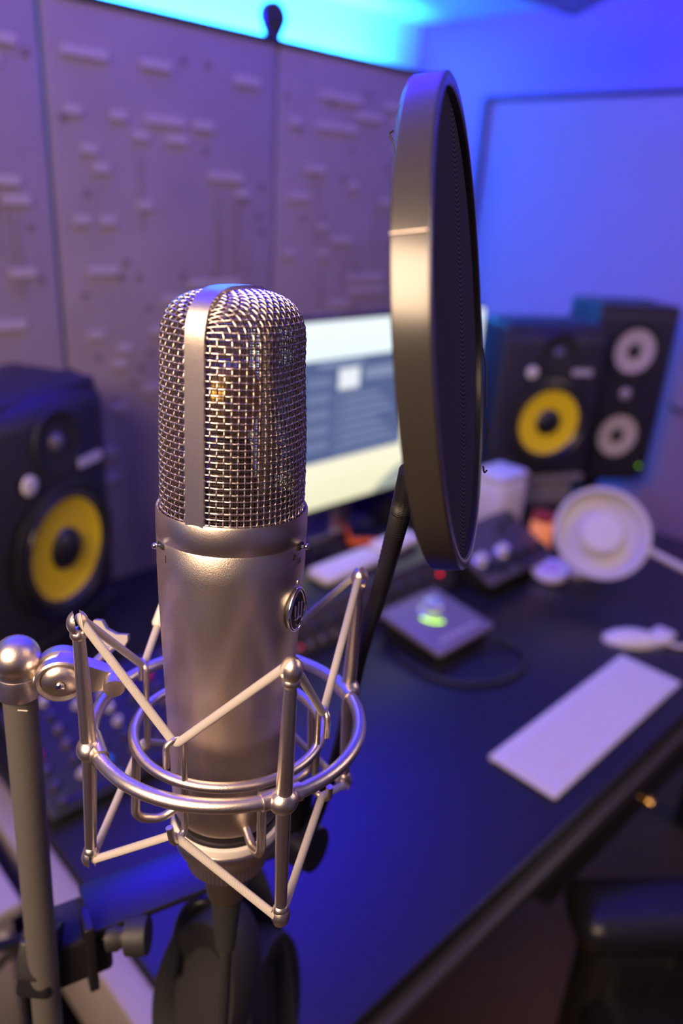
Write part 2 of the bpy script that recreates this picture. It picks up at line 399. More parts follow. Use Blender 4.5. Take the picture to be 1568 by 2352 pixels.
def gradmat(name, stops, s):
    m = mat(name, (.02, .02, .02), .3, emit=(1, 1, 1), estr=s); nt = m.node_tree; b = nt.nodes['Principled BSDF']
    tc = nt.nodes.new('ShaderNodeTexCoord'); sp = nt.nodes.new('ShaderNodeSeparateXYZ'); cr = nt.nodes.new('ShaderNodeValToRGB')
    nt.links.new(tc.outputs['Generated'], sp.inputs[0]); nt.links.new(sp.outputs['Z'], cr.inputs[0])
    cr.color_ramp.elements[0].position = stops[0][0]; cr.color_ramp.elements[0].color = (*stops[0][1], 1)
    cr.color_ramp.elements[1].position = stops[-1][0]; cr.color_ramp.elements[1].color = (*stops[-1][1], 1)
    for p, c in stops[1:-1]:
        e = cr.color_ramp.elements.new(p); e.color = (*c, 1)
    nt.links.new(cr.outputs[0], b.inputs['Emission Color']); return m
scr = obj('screen', MB().box(((MX0+MX1)/2, MY, (MZ0+MZ1)/2), (MX1-MX0-.014, .003, MZ1-MZ0-.014)),
          gradmat('pale_wallpaper', [(0, (.80, .78, .52)), (.25, (.92, .88, .66)), (.5, (.75, .78, .72)), (.8, (.80, .92, .95)), (1, (.85, .95, .98))], 1.1), t, 'lit screen with pale yellow-green desktop')
SW, SH = MX1-MX0, MZ1-MZ0
def srect(name, u0, u1, v0, v1, m, lay, par=None):
    return obj(name, MB().box((MX0+SW*(u0+u1)/2, MY-.0018-.0004*lay, MZ0+SH*(v0+v1)/2), (SW*(u1-u0), .0006, SH*(v1-v0))), m, par or t)
win = srect('app_window', .02, .615, .275, .80, glow('window_grey', (.085, .125, .27)), 1, scr)
PALE = glow('window_pale', (.23, .29, .46)); BRT = glow('window_bright', (.85, .9, .95)); MID = glow('window_mid', (.16, .21, .38))
for i_, (a, b_, c_, d_, mm, nm) in enumerate([(.24, .42, .762, .786, PALE, 'search_bar'), (.322, .405, .64, .745, BRT, 'cover_picture'), (.43, .60, .675, .735, PALE, 'title_text'), (.32, .605, .31, .33, MID, 'player_bar')]):
    srect(nm, a, b_, c_, d_, mm, 2, win)
for k in range(6):
    z = .585-.046*k; srect('track_row', .345, .53+.03*((k*37) % 3-1), z, z+.016, PALE, 2, win)
    srect('track_number', .318, .335, z, z+.014, PALE, 2, win)
for k in range(5):
    z = .67-.082*k; srect('playlist_tile', .20, .29, z, z+.045, MID, 2, win)
    srect('sidebar_line', .04, .17, z, z+.02, MID, 2, win)
obj('hill_shape', MB().add([Vector((MX0+SW*u, MY-.0019, MZ0+SH*v)) for u, v in ((.50, .02), (.72, .02), (.74, .18), (.68, .17), (.60, .13), (.54, .07))], [(0, 1, 2, 3, 4, 5)], False), glow('hill_grey', (.34, .37, .34)), scr)

# ------------------------------------------------------------------ things on the desk
# white keyboard
t = thing('computer_keyboard', 'long white computer keyboard near the front edge of the desk', 'keyboard', Matrix.Translation((1.019, .414, DZ)))
t['_off'] = (1.019, .414, DZ)
Mk = Matrix.Translation((1.019, .412, DZ+.006)) @ Matrix.Rotation(RAD(.8), 4, 'Z')
kb = MB().box((0, 0, 0), (.420, .113, .006), .002, Mk)
kb.tube([Mk @ Vector((-.208, .050, -.001)), Mk @ Vector((.208, .050, -.001))], .0048, 12)
obj('tray', kb, WHITEP, t)
KEYM = mat('white_keycap', (.68, .65, .54), .45)
rowy = [-.045, -.026, -.007, .012, .031]
for ri, yy in enumerate(rowy):
    first = [.030, .024, .024, .095, .024, .024, .030] if ri == 0 else [.020+.005*((ri*3) % 4)]+[.016]*12
    seq = first+[.016]*(6 if ri == 0 else 8); left = -.203
    for wkey in seq:
        if left+wkey > .205: break
        obj('key', MB().box((left+wkey/2, yy, .0038), (wkey, .0155, .002), 0, Mk), KEYM, t)
        left += wkey+.0028
# mouse
mm = MB()
vs = []; fs = []; nu, nv = 24, 10
for j in range(nv+1):
    ph = pi/2*j/nv
    for i in range(nu):
        a = 2*pi*i/nu; vs.append(Vector((.057*cos(a)*cos(ph), .030*sin(a)*cos(ph), .022*sin(ph)+.001)))
for j in range(nv):
    for i in range(nu): fs.append((j*nu+i, j*nu+(i+1) % nu, (j+1)*nu+(i+1) % nu, (j+1)*nu+i))
fs.append(tuple(range(nu-1, -1, -1)))
Mm = Matrix.Translation((1.302, .487, DZ)) @ Matrix.Rotation(RAD(-42), 4, 'Z')
t = thing('computer_mouse', 'white computer mouse beyond the far end of the keyboard', 'mouse', Mm)
b = MB().add(vs, fs); obj('shell', b, WHITEP, t)
obj('base', MB().box((0, 0, .0015), (.10, .05, .003), .001), GREYB, t)
cb = MB().box((1.352, .452, DZ+.009), (.05, .04, .018), .007)
cb.tube(spline([(1.345, .445, DZ+.006), (1.35, .415, DZ+.005), (1.40, .39, DZ+.004), (1.46, .36, DZ+.004)]), .004)
single('charger', cb, WHITEP, 'white charger block with cable beside the mouse at the right edge', 'charger')

# audio controller
t = thing('audio_controller', 'small square grey audio interface with a round silver knob', 'controller', Matrix.Translation((1.015, .725, DZ)))
t['_off'] = (1.015, .725, DZ)
Mc = Matrix.Translation((1.008, .735, DZ+.037)) @ Matrix.Rotation(RAD(6), 4, 'X')
ALU = mat('grey_aluminium', (.21, .18, .20), .45, .2, bump=.1, bscale=900)
obj('top_plate', MB().box((0, 0, 0), (.160, .150, .012), .004, Mc), ALU, t)
bb = MB().box((1.01, .737, DZ+.0165), (.148, .13, .029), .004); obj('body', bb, BLK, t)
kn = obj('volume_knob', MB().lathe([(.026, .006), (.026, .009), (.0205, .010), (.0195, .028), (.0175, .030), (0, .0305)], 48, Mc @ Matrix.Translation((.006, .018, 0))), mat('silver_knob', (.75, .75, .8), .25, .8), t, 'silver volume knob')
for k in range(9):
    a = RAD(185+k*9); obj('level_light', MB().lathe([(.0024, .006), (.0024, .0075), (0, .008)], 10, Mc @ Matrix.Translation((.006+.032*cos(a), .018+.032*sin(a), 0))), mat('green_level_led', (.1, .3, 0), .4, emit=(.42, .85, .0), estr=4), t, 'lit green level light')
for k in range(6): obj('button', MB().box((-.045+.018*k, -.052, .0075), (.012, .007, .003), .001, Mc), mat('pale_button', (.5, .45, .52), .4), t)
single('controller_cable', MB().tube(spline([(1.07, .66, DZ+.02), (1.10, .62, DZ+.006), (1.075, .575, DZ+.005), (1.0, .565, DZ+.005), (.93, .60, DZ+.005), (.90, .66, DZ+.005), (.90, .73, DZ+.005)], 10), .0045), RUBBER,
       'black cable looping on the desk in front of the square interface', 'cable')

# rack gear row
def knob(par, M, r, h, m, name='knob', label=None):
    return obj(name, MB().lathe([(r*1.1, 0), (r*1.05, h*.15), (r*.85, h*.25), (r*.78, h*.92), (r*.7, h), (0, h)], 24, M), m, par, label)
DARKP = mat('dark_panel', (.045, .04, .05), .4)
BROWNP = mat('dark_brown_panel', (.075, .062, .06), .45)
t = thing('rack_unit', 'long dark rack unit with a red lamp at its right end, behind the square interface', 'audio gear', Matrix.Translation((1.0, .86, DZ)))
t['_off'] = (1.0, .86, DZ)
obj('chassis', MB().box((.965, .925, DZ+.038), (.46, .13, .068), .003), BLK, t)
Mr = Matrix.Translation((.965, .853, DZ+.040)) @ Matrix.Rotation(RAD(70), 4, 'X')
obj('face_plate', MB().box((0, 0, 0), (.482, .078, .006), .002, Mr), DARKP, t)
kmat = mat('pale_knob', (.6, .56, .6), .3, .4)  # plain pale knob colour, no emission
KB = mat('black_knob', (.03, .03, .035), .35)
for k in range(8): knob(t, Mr @ Matrix.Translation((-.21+.046*k, .006, .003)), .008, .014, KB)
for k in range(12): obj('switch', MB().box((-.21+.03*k, -.022, .006), (.008, .008, .006), .001, Mr), GREYB, t)
obj('power_light', MB().lathe([(.0042, .003), (.0042, .006), (0, .0075)], 16, Mr @ Matrix.Translation((.190, .0, 0))), mat('red_led', (.5, 0, .02), .4, emit=(1, .01, .05), estr=1.6), t, 'lit red power light')
knob(t, Mr @ Matrix.Translation((.222, .028, .003)), .012, .016, kmat)
obj('clip_light', MB().lathe([(.003, .003), (.003, .006), (0, .0075)], 16, Mr @ Matrix.Translation((-.20, -.02, 0))), mat('dim_red_led', (.5, 0, .02), .4, emit=(.8, .02, .08), estr=.7), t)

t = thing('knob_unit', 'sloping dark unit with bright round knobs between rack unit and lamp', 'audio gear', Matrix.Translation((1.32, .85, DZ)))
t['_off'] = (1.32, .85, DZ)
Ms = Matrix.Translation((1.335, .83, DZ+.062)) @ Matrix.Rotation(RAD(24), 4, 'X')
obj('case', MB().box((1.335, .84, DZ+.03), (.235, .12, .05), .004), BLK, t)
obj('sloping_panel', MB().box((0, 0, 0), (.245, .16, .01), .004, Ms), BROWNP, t)
kc = mat('chrome_knob', (.85, .80, .80), .3, .6)
for (a, b_) in ((-.095, -.018), (-.018, -.018), (.038, -.040), (-.06, -.060), (.0, -.062), (.045, .04), (.09, .05), (.085, -.045)):
    big = b_ > -.03 and a < .03
    knob(t, Ms @ Matrix.Translation((a, b_, .005)), .015 if big else .008, .020, kc if big else KB)

t = thing('mixer', 'dark mixing console with many small coloured knobs, at the left desk end', 'mixer', Matrix.Translation((.46, .85, DZ)))
t['_off'] = (.46, .85, DZ)
Mx = Matrix.Translation((.46, .825, DZ+.050)) @ Matrix.Rotation(RAD(25), 4, 'X')
obj('case', MB().box((.46, .825, DZ+.0125), (.36, .15, .025), .004), BLK, t)
obj('rear_case', MB().box((.46, .87, DZ+.035), (.36, .06, .06), .004), BLK, t)
obj('control_panel', MB().box((0, 0, 0), (.38, .175, .01), .003, Mx), mat('mixer_panel', (.010, .010, .014), .5), t)
cols = [(.45, .02, .04), (.04, .16, .6), (.06, .05, .07), (.45, .41, .45), (.05, .04, .10), (.12, .09, .10)]
KM = [mat('mixer_knob_%s' % nm, c, .35) for nm, c in zip(('red', 'blue', 'grey', 'pale', 'violet', 'taupe'), cols)]
pick = [2, 5, 2, 4, 2, 3, 5, 2, 4, 5]
for i in range(10):
    for j in range(7):
        k = pick[(i*3+j*2) % 10]
        if (i, j) in ((2, 1), (2, 0)): k = 1
        if (i, j) in ((0, 3), (5, 5)): k = 0
        if (i, j) in ((2, 5), (3, 5), (3, 4)): k = 3
        knob(t, Mx @ Matrix.Translation((-.17+.038*i, -.072+.024*j, .005)), .0060, .011, KM[k])

# white desk lamp with round head
cL = Vector((1.435, .650, .882)); nL = Vector((-.62, -.50, .60)).normalized()
ML = axis_m(cL, nL)
t = thing('desk_lamp', 'white desk lamp with a round dish-shaped head and an arm to the right', 'lamp', Matrix.Translation((1.435, .65, DZ)))
t['_off'] = (1.435, .65, DZ)
LW = mat('lamp_white', (.58, .55, .46), .5)
obj('lamp_head', MB().lathe([(.02, -.05), (.055, -.045), (.088, -.02), (.101, .004), (.100, .010), (.092, .010), (.086, -.002), (.082, -.012), (.052, -.016), (.048, -.012), (.044, .004), (.040, .007), (0, .008)], 72, ML), LW, t)
obj('center_disc', MB().lathe([(.043, .006), (.040, .0095), (0, .0105)], 48, ML, False), mat('lamp_centre', (.68, .64, .54), .5), t)
obj('arm', MB().tube([cL-nL*.02+Vector((.05, -.06, -.01)), Vector((1.49, .491, .848)), Vector((1.60, .25, .80))], .0075), LW, t)
obj('neck', MB().tube([cL-nL*.04, Vector((1.50, .72, .82)), Vector((1.50, .72, DZ+.01))], .009), LW, t)
obj('foot', MB().lathe([(.05, 0), (.05, .008), (.04, .012), (0, .012)], 40, Matrix.Translation((1.50, .72, DZ))), LW, t)

# tin
cT = Vector((1.405, .735, DZ))
t = thing('round_tin', 'small round white tin with a red and blue print, below the lamp head', 'tin', Matrix.Translation(cT)); t['_off'] = tuple(cT)
MTi = axis_m(cT+Vector((0, 0, .022)), (-.12, -.10, .98))
obj('lid', MB().lathe([(.038, -.012), (.040, -.010), (.040, .0), (.037, .004), (0, .0045)], 48, MTi), mat('tin_white', (.72, .68, .76), .3), t)
obj('tin_body', MB().lathe([(.035, 0), (.037, .008), (.036, .011), (0, .011)], 40, Matrix.Translation(cT)), mat('tin_dark', (.05, .04, .07), .4), t)
obj('red_print', MB().box((0, -.008, .0052), (.036, .008, .0008), 0, MTi), mat('print_red', (.6, .12, .16), .4), t, 'red printed band')
obj('blue_print', MB().box((.008, .012, .0052), (.028, .006, .0008), 0, MTi), mat('print_blue', (.2, .25, .65), .4), t, 'blue printed band')
# glowing jar
cJ = Vector((1.49, .82, DZ))
t = thing('candle_jar', 'small glowing orange candle jar left of the lamp head', 'candle', Matrix.Translation(cJ)); t['_off'] = tuple(cJ)
obj('glass', MB().lathe([(.022, 0), (.026, .01), (.026, .085), (.022, .09)], 32, Matrix.Translation(cJ)), mat('orange_jar', (.75, .28, .12), .3, emit=(1, .28, .08), estr=.35), t)
obj('lid', MB().lathe([(.024, .09), (.027, .092), (.027, .105), (0, .11)], 32, Matrix.Translation(cJ)), mat('red_lid', (.3, .03, .03), .4), t)
# white rounded container
cW = Vector((1.51, .965, DZ))
t = thing('plastic_container', 'white rounded container beside the round fabric filter, in front of the far yellow-cone speaker', 'container', Matrix.Translation(cW)); t['_off'] = tuple(cW)
obj('body', MB().box(cW+Vector((0, 0, .075)), (.11, .10, .15), .018), mat('container_white', (.62, .58, .66), .4), t)
obj('lid', MB().box(cW+Vector((0, 0, .157)), (.112, .092, .02), .008), mat('container_lid', (.55, .52, .6), .4), t)
# white blocks
def slab(loc, dim, rz, label, name='plastic_case'):
    Ms_ = Matrix.Translation(loc) @ Matrix.Rotation(rz, 4, 'Z')
    t = thing(name, label, 'gadget', Ms_)
    obj('case', MB().box((0, 0, dim[2]/2), dim, min(dim)*.45), WHITEP, t)
    obj('lid_seam', MB().box((0, 0, dim[2]*.5), (dim[0]*.985, dim[1]*.985, .0015), 0), GREYB, t)
slab((.962, .935, DZ+.0725), (.165, .060, .024), RAD(2), 'white rounded slab on the rack unit, right beside the microphone body')
slab((1.118, .95, DZ+.0725), (.12, .055, .024), RAD(5), 'white rounded slab partly behind the gooseneck arm')
# orange-cased tablet lying
t = thing('tablet', 'orange-edged tablet lying flat under the monitor', 'tablet', Matrix.Translation((1.235, 1.112, DZ)) @ Matrix.Rotation(RAD(-38), 4, 'Z'))
obj('case', MB().box((0, 0, .010), (.14, .09, .020), .008), mat('orange_case', (.85, .14, .02), .4), t, 'orange case')
obj('glass', MB().box((0, 0, .0208), (.126, .076, .002), .0008), mat('tablet_glass', (.02, .02, .04), .1), t)
t = thing('flat_box', 'flat glossy black box under the right end of the monitor', 'box', Matrix.Translation((1.42, 1.14, DZ)))
obj('box_body', MB().box((0, 0, .035), (.20, .14, .07), .006), mat('glossy_black', (.02, .02, .03), .15), t)
obj('lid', MB().box((0, 0, .073), (.19, .13, .006), .002), mat('glossy_lid', (.02, .02, .03), .12), t)

# cable on the right screen
single('wall_cable', MB().tube(spline([(2.34, .93, .97), (2.335, .90, .955), (2.33, .85, .96), (2.33, .76, .91), (2.33, .62, .88)]), .006), RUBBER, 'black cable hanging against the screen at the right edge', 'cable')

# ------------------------------------------------------------------ chair and left cabinet
LEATH = mat('black_leather', (.012, .011, .013), .35, bump=.5, bscale=60)
t = thing('armchair', 'black leather armchair below the front edge of the desk', 'chair', Matrix.Translation((.835, -.085, 0)) @ Matrix.Rotation(RAD(50), 4, 'Z')); t['_off'] = (1.15, .05, 0)
obj('seat', MB().box((1.15, .03, .40), (.56, .50, .13), .05), LEATH, t)
obj('armrest', MB().box((.87, .06, .575), (.11, .50, .07), .033), LEATH, t)
obj('armrest', MB().box((1.43, .06, .575), (.11, .50, .07), .033), LEATH, t)
for ax in (.87, 1.43): obj('arm_panel', MB().box((ax, .05, .40), (.085, .46, .30), .035), LEATH, t)
for ax in (.90, 1.40): obj('arm_bracket', MB().tube(fillet([(ax, .16, .54), (ax, .20, .36), (ax+(.1 if ax < 1 else -.1), .1, .33)], .05), .014), BLK, t)
obj('backrest', MB().box((1.15, -.28, .80), (.54, .10, .70), .045), LEATH, t)
obj('gas_column', MB().lathe([(.03, .09), (.03, .2), (.02, .2), (.02, .34)], 24, Matrix.Translation((1.15, .03, 0))), BLK, t)
for k in range(5):
    a = k*2*pi/5; obj('leg', MB().tube([(1.15, .03, .11), (1.15+.3*cos(a), .03+.3*sin(a), .07)], .018), BLK, t)
    obj('caster', MB().lathe([(0, -.015), (.025, -.015), (.028, 0), (.025, .015), (0, .015)], 20, axis_m((1.15+.3*cos(a), .03+.3*sin(a), .03), (sin(a), -cos(a), 0))), BLK, t)

CABW = mat('white_cabinet', (.34, .30, .30), .55)
t = thing('side_cabinet', 'whitish cabinet standing beyond the stand pole at the lower left', 'cabinet', Matrix.Translation((0, .9, 0))); t['_off'] = (0, .9, 0)
obj('body', MB().box((-.03, .93, .40), (.44, .5, .66), .004), CABW, t)
obj('cabinet_top', MB().box((-.03, .93, .74), (.46, .52, .02), .004), CABW, t)
obj('plinth', MB().box((-.03, .93, .035), (.42, .48, .07)), BLKM, t)
for dz in (.62, .42, .22): 
    d_ = obj('drawer', MB().box((-.03, .675, dz), (.42, .016, .19), .002), CABW, t)
    obj('handle', MB().tube([(-.08, .660, dz+.03), (.02, .660, dz+.03)], .005), NICKEL, d_)
for i, (pts, lb) in enumerate((([(.09, .50, 1.0), (.10, .50, .93), (.14, .52, .88), (.16, .55, .84), (.14, .6, .76)], 'black cable sagging beside the stand pole, upper one'),
              ([(.07, .40, .98), (.085, .42, .90), (.12, .44, .86), (.14, .45, .80), (.10, .5, .6)], 'black cable sagging beside the stand pole, lower one'))):
    single('loose_cable', MB().tube(spline(pts), .005), RUBBER, lb, 'cable')

# ------------------------------------------------------------------ microphone frame
O = CAM + Vector((.1609, .2196, -.1128))
a_ = Vector((.0501, .0492, .9975)).normalized()
u_ = R0 - a_*R0.dot(a_); u_.normalize(); v_ = a_.cross(u_)
MM = frame_m(O, u_, v_, a_)
def pol(r, deg, z): return Vector((r*cos(RAD(deg)), r*sin(RAD(deg)), z))

mic = thing('microphone', 'satin nickel large-diaphragm studio microphone with wire mesh head', 'microphone', MM, (0, 0, -.150))
FACE = 341.0
ad = Vector((cos(RAD(FACE)), sin(RAD(FACE)), 0)); bd = Vector((cos(RAD(FACE-90)), sin(RAD(FACE-90)), 0))
ZB, ZT = .058, .0798
def hgt(b, r):
    q = min(1.0, abs(b)/r); return ZB+(ZT-ZB)*max(0.0, 1-q**3.2)**(1/3.2)
def Dz(z):
    t = max(0, min(1, z/.06)); t = t*t*(3-2*t); return .0300-.0092*t
def a_at(c, r, z):          # softened min of circle and flat face
    A = r*c; Dd = Dz(z); k = 16
    return (A**-k+Dd**-k)**(-1/k) if A > 1e-6 else 0
def column(delta, r, scale=1):   # polyline from the base up over the top to the ridge
    c = max(0, cos(delta)); b = r*sin(delta); h = hgt(b, r)
    a0 = a_at(c, r, .055); drop = .020*(a0/.0208)**.8 if a0 > 0 else 0
    zs = h-drop; pts = []
    N = 30
    for i in range(N): z = -.004+(zs+.004)*i/N; pts.append((a_at(c, r, z), b, z))
    a1 = a_at(c, r, zs); M_ = 26
    for i in range(M_+1):
        th = pi/2*i/M_; e = 2/2.9
        pts.append((a1*max(0.0, cos(th))**e, b, zs+drop*sin(th)**e))
    return pts
def resample(pts, step):
    out = []; L = [0]
    for i in range(1, len(pts)):
        L.append(L[-1]+math.dist(pts[i], pts[i-1]))
    n = int(L[-1]/step); j = 0
    for k in range(n+1):
        s = k*step
        while j < len(L)-2 and L[j+1] < s: j += 1
        f = (s-L[j])/max(1e-9, L[j+1]-L[j]); out.append(tuple(pts[j][m]*(1-f)+pts[j+1][m]*f for m in range(3)))
    return out
def mesh_layer(r, nhalf, pitch, wr, sides, sub, amp, rowp=None):
    mb = MB(); step = pitch/sub
    for side in (1, -1):
        nd = nhalf*sub; grid = []
        for i in range(nd+1):
            dl = -pi/2+pi*i/nd; dl = max(-pi/2+.10, min(pi/2-.10, dl*.94))
            grid.append(resample(column(dl, r), step))
        def P(i, j):
            g_ = grid[i]; j = min(j, len(g_)-1); q = g_[j]; return Vector((0, 0, q[2]))+ad*(side*q[0])+bd*q[1]
        def Nrm(i, j):
            i0, i1 = max(0, i-1), min(nd, i+1); e = P(i1, j)-P(i0, j); f_ = P(i, min(j+1, len(grid[i])-1))-P(i, max(0, j-1))
            nn = e.cross(f_)
            if nn.length < 1e-12: return Vector((0, 0, 1))
            nn.normalize(); 
            if nn.dot(P(i, j)-Vector((0, 0, .03))) < 0: nn = -nn
            return nn
        for iw in range(nhalf+1):
            i = iw*sub
            pts = [P(i, j)+Nrm(i, j)*(amp*cos(pi*(j/sub+iw))) for j in range(len(grid[i]))]
            if len(pts) > 3: mb.tube(pts, wr, sides, cap=False)
        jmax = max(len(g_) for g_ in grid)
        for jw in range(1, jmax//sub+1):
            j = jw*sub; run = []
            for i in range(nd+1):
                if len(grid[i]) > j: run.append(P(i, j)-Nrm(i, j)*(amp*.5*cos(pi*(i/sub+jw))))
                else:
                    if len(run) > 3: mb.tube(run, wr, sides, cap=False)
                    run = []
            if len(run) > 3: mb.tube(run, wr, sides, cap=False)
    mb.uv = {}
    return mb
obj('wire_mesh', mesh_layer(.0272, 33, .0023, .00032, 6, 4, .00024), WIRE, mic, kind='stuff', sharp=0)
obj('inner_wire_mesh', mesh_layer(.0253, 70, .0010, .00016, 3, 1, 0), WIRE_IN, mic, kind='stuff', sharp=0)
# band over the head
pr = []
rb_ = .0280
for i in range(12): pr.append((-rb_, -.003+(ZB+.003)*i/12))
for i in range(41):
    th = pi-pi*i/40; e = 2/3.2; cx = cos(th); pr.append(((1 if cx > 0 else -1)*rb_*abs(cx)**e, ZB+(ZT-ZB+.0008)*sin(th)**e))
for i in range(12): pr.append((rb_, ZB-(ZB+.003)*(i+1)/12))
bm_ = MB(); vs = []; fs = []
hw = .0036
for i, (b, z) in enumerate(pr):
    p0 = Vector((pr[max(0, i-1)][0], pr[max(0, i-1)][1])); p1 = Vector((pr[min(len(pr)-1, i+1)][0], pr[min(len(pr)-1, i+1)][1]))
    tn = (p1-p0).normalized(); nn = Vector((-tn.y, tn.x))
    for (sa, so) in ((-1, .0007), (1, .0007), (1, -.0007), (-1, -.0007)):
        vs.append(bd*(b+nn.x*so)+Vector((0, 0, z+nn.y*so))+ad*(sa*hw))
for i in range(len(pr)-1):
    for k in range(4): fs.append((i*4+k, i*4+(k+1) % 4, (i+1)*4+(k+1) % 4, (i+1)*4+k))
bm_.add(vs, fs); obj('head_band', bm_, NICKEL, mic, 'smooth metal band over the mesh head', sharp=40)
# capsule inside
Mcap = frame_m(Vector((0, 0, .040)), bd, Vector((0, 0, 1)), ad)
cp = obj('capsule', MB().lathe([(.0, -.004), (.013, -.004), (.014, -.003), (.014, .003), (.013, .004), (0, .004)], 40, Mcap), GOLD, mic)
obj('capsule_post', MB().lathe([(.010, 0), (.009, .01), (.006, .028)], 24, Matrix.Translation((0, 0, -.002))), BLKM, mic)
obj('head_floor', MB().lathe([(0, -.004), (.0275, -.004), (.0275, -.003), (0, -.003)], 48), BLKM, mic)
# collar and body
obj('collar', MB().lathe([(.0275, -.006), (.0279, 0), (.0286, .0006), (.0290, -.0002), (.0290, -.0102), (.0288, -.0105), (.0285, -.0105)], 96, None, False), NICKEL, mic)
body = [(.0285, -.0105), (.02885, -.0110), (.02885, -.022), (.0282, -.042), (.0271, -.0645), (.0262, -.086), (.0253, -.107), (.0241, -.128), (.0234, -.1375), (.0228, -.1390)]
bod = obj('body', MB().lathe(body, 96, None, False), NICKEL_BODY, mic, 'tapering satin metal body')
obj('base_ring', MB().lathe([(.0228, -.1390), (.0222, -.1395), (.0222, -.1420), (.0232, -.1425), (.0232, -.1465), (.0222, -.1470), (0, -.1475)], 64, None, False), mat('dark_base', (.06, .055, .06), .3, .6), mic)
# switches
def toggle(deg, z, parent, dirn):
    r = .0289; p = pol(r, deg, z); n_ = pol(1, deg, 0)
    sl = obj('switch_slot', MB().box((0, 0, 0), (.0048, .0022, .0010), .0003, axis_m(p, n_)), BLKM, parent)
    e = p+n_*.0022+pol(1, deg+90, 0)*dirn
    tb = MB().tube([p, e], .0006, 10); tb.lathe([(.00125*sin(pi*k/10), -.00125*cos(pi*k/10)) for k in range(11)], 20, Matrix.Translation(e), False)
    obj('switch_lever', tb, CHROME, sl, 'chrome ball-ended lever')
    return sl
toggle(FACE, -.0118, mic, .0008)
toggle(FACE-126, -.0122, mic, -.0006); toggle(FACE-234, -.0122, mic, .0006)
INK = mat('engraved_ink', (.02, .018, .02), .5)
Mo = axis_m(pol(.02900, FACE-10, -.0145), pol(1, FACE-10, 0))
obj('circle_mark', MB().torus((0, 0, 0), .0010, .00018, 24, 6, Mo), INK, mic, 'black circle symbol by the switch')
Mo = axis_m(pol(.02905, FACE-1, -.0175), pol(1, FACE-1, 0))
bx = MB().tube([Mo @ Vector(p) for p in ((-.0007, -.0010, 0), (.0007, -.0010, 0), (.0007, .0010, 0), (-.0007, .0010, 0))], .00015, 6, True); obj('heart_mark', bx, INK, mic)
bl = MB().box((0, 0, 0), (.0003, .003, .0002), 0, axis_m(pol(.0289, FACE-119, -.0165), pol(1, FACE-119, 0))); obj('line_mark', bl, INK, mic)
# badge
bn = pol(1, FACE, 0); Mb = axis_m(pol(.0284, FACE-4, -.0372), pol(1, FACE-4, 0))
def oval(rx, ry, n=48, flat=0):
    out = []
    for k in range(n):
        a = 2*pi*k/n; yy = ry*sin(a); tp = 1-.22*max(0, sin(a)); out.append((rx*cos(a)*tp, yy))
    return out
ov = oval(.0068, .0085)
bg = obj('badge', MB().prism(ov, -.0015, .0012, Mb), BLK, mic, 'oval chrome-rimmed emblem badge')
obj('badge_rim', MB().tube([Mb @ Vector((x, y, .0012)) for x, y in ov], .0009, 10, True), CHROME, bg)
emb = MB()
for xo, y1 in ((-.0026, .0030), (0, .0038), (.0026, .0030)):
    emb.tube([Mb @ Vector((xo, -.0018, .0016)), Mb @ Vector((xo, y1, .0016))], .00062, 8)
emb.tube([Mb @ Vector((-.0013+.0013*cos(pi+pi*k/10), -.0018+.0016*sin(pi+pi*k/10), .0016)) for k in range(11)], .00062, 8)
emb.tube([Mb @ Vector((.0013+.0013*cos(pi+pi*k/10), -.0018+.0016*sin(pi+pi*k/10), .0016)) for k in range(11)], .00062, 8)
obj('badge_emblem', emb, CHROME, bg)
obj('screw', MB().lathe([(.0012, 0), (.0011, .0005), (0, .0007)], 16, axis_m(pol(.0287, FACE-1, -.0262), pol(1, FACE-1, 0))), NICKEL, mic)

# ------------------------------------------------------------------ cable with connector
cab = thing('microphone_cable', 'black cable with a metal connector plugged in under the microphone', 'cable', MM, (0, 0, -.23))
obj('connector', MB().lathe([(0, -.166), (.0105, -.166), (.0110, -.170), (.0100, -.176), (.0094, -.186), (.0088, -.190), (.0078, -.1905)], 48), mat('dull_brass_nickel', (.36, .31, .24), .4, 1), cab)
bt = []
for k in range(17):
    z = -.190-.002*k; r = .0074-.0028*k/17; bt += [(r, z), (r, z-.0012), (r-.0008, z-.0013), (r-.0008, z-.0019)]
bt += [(.0042, -.2245), (.003, -.226)]
obj('strain_relief', MB().lathe(bt, 32, None, False), RUBBER, cab, 'ribbed black strain relief')
obj('cord', MB().tube(spline([(0, 0, -.215), (0, 0, -.235), (-.001, .002, -.27), (-.003, .004, -.31), (-.006, .01, -.38), (-.01, .02, -.46), (-.02, .05, -.52)]), .0029), RUBBER, cab)

# ------------------------------------------------------------------ shock mount
sm = thing('shock_mount', 'metal spider shock mount with woven cords cradling the microphone', 'shock mount', MM, (0, 0, -.158))
R1, Z1 = .0555, -.0950
PH = [209, 299, 29, 119]
HK = [251, 341, 71, 161]
R2, Z2 = .0395, -.1000
orr = obj('outer_ring', MB().torus((0, 0, Z1), R1, .0028, 120, 16), NICKEL, sm)
inner = obj('inner_ring', MB().torus((0, 0, Z2), R2, .0022, 96, 14), NICKEL, sm)
def ellips(c, rx, ry, rz, M, half=None):
    mb = MB(); vs = []; fs = []; nu, nv = 24, 14
    for j in range(nv+1):
        ph = -pi/2+pi*j/nv
        for i in range(nu):
            a = 2*pi*i/nu; p = Vector((rx*cos(a)*cos(ph), ry*sin(a)*cos(ph), rz*sin(ph)))
            if half is not None:
                g_ = .0013
                if half > 0: p.x = max(p.x, g_)
                else: p.x = min(p.x, -g_)
            vs.append(M @ (Vector(c)+p))
    for j in range(nv):
        for i in range(nu): fs.append((j*nu+i, j*nu+(i+1) % nu, (j+1)*nu+(i+1) % nu, (j+1)*nu+i))
    return mb.add(vs, fs)
tops, bots = [], []
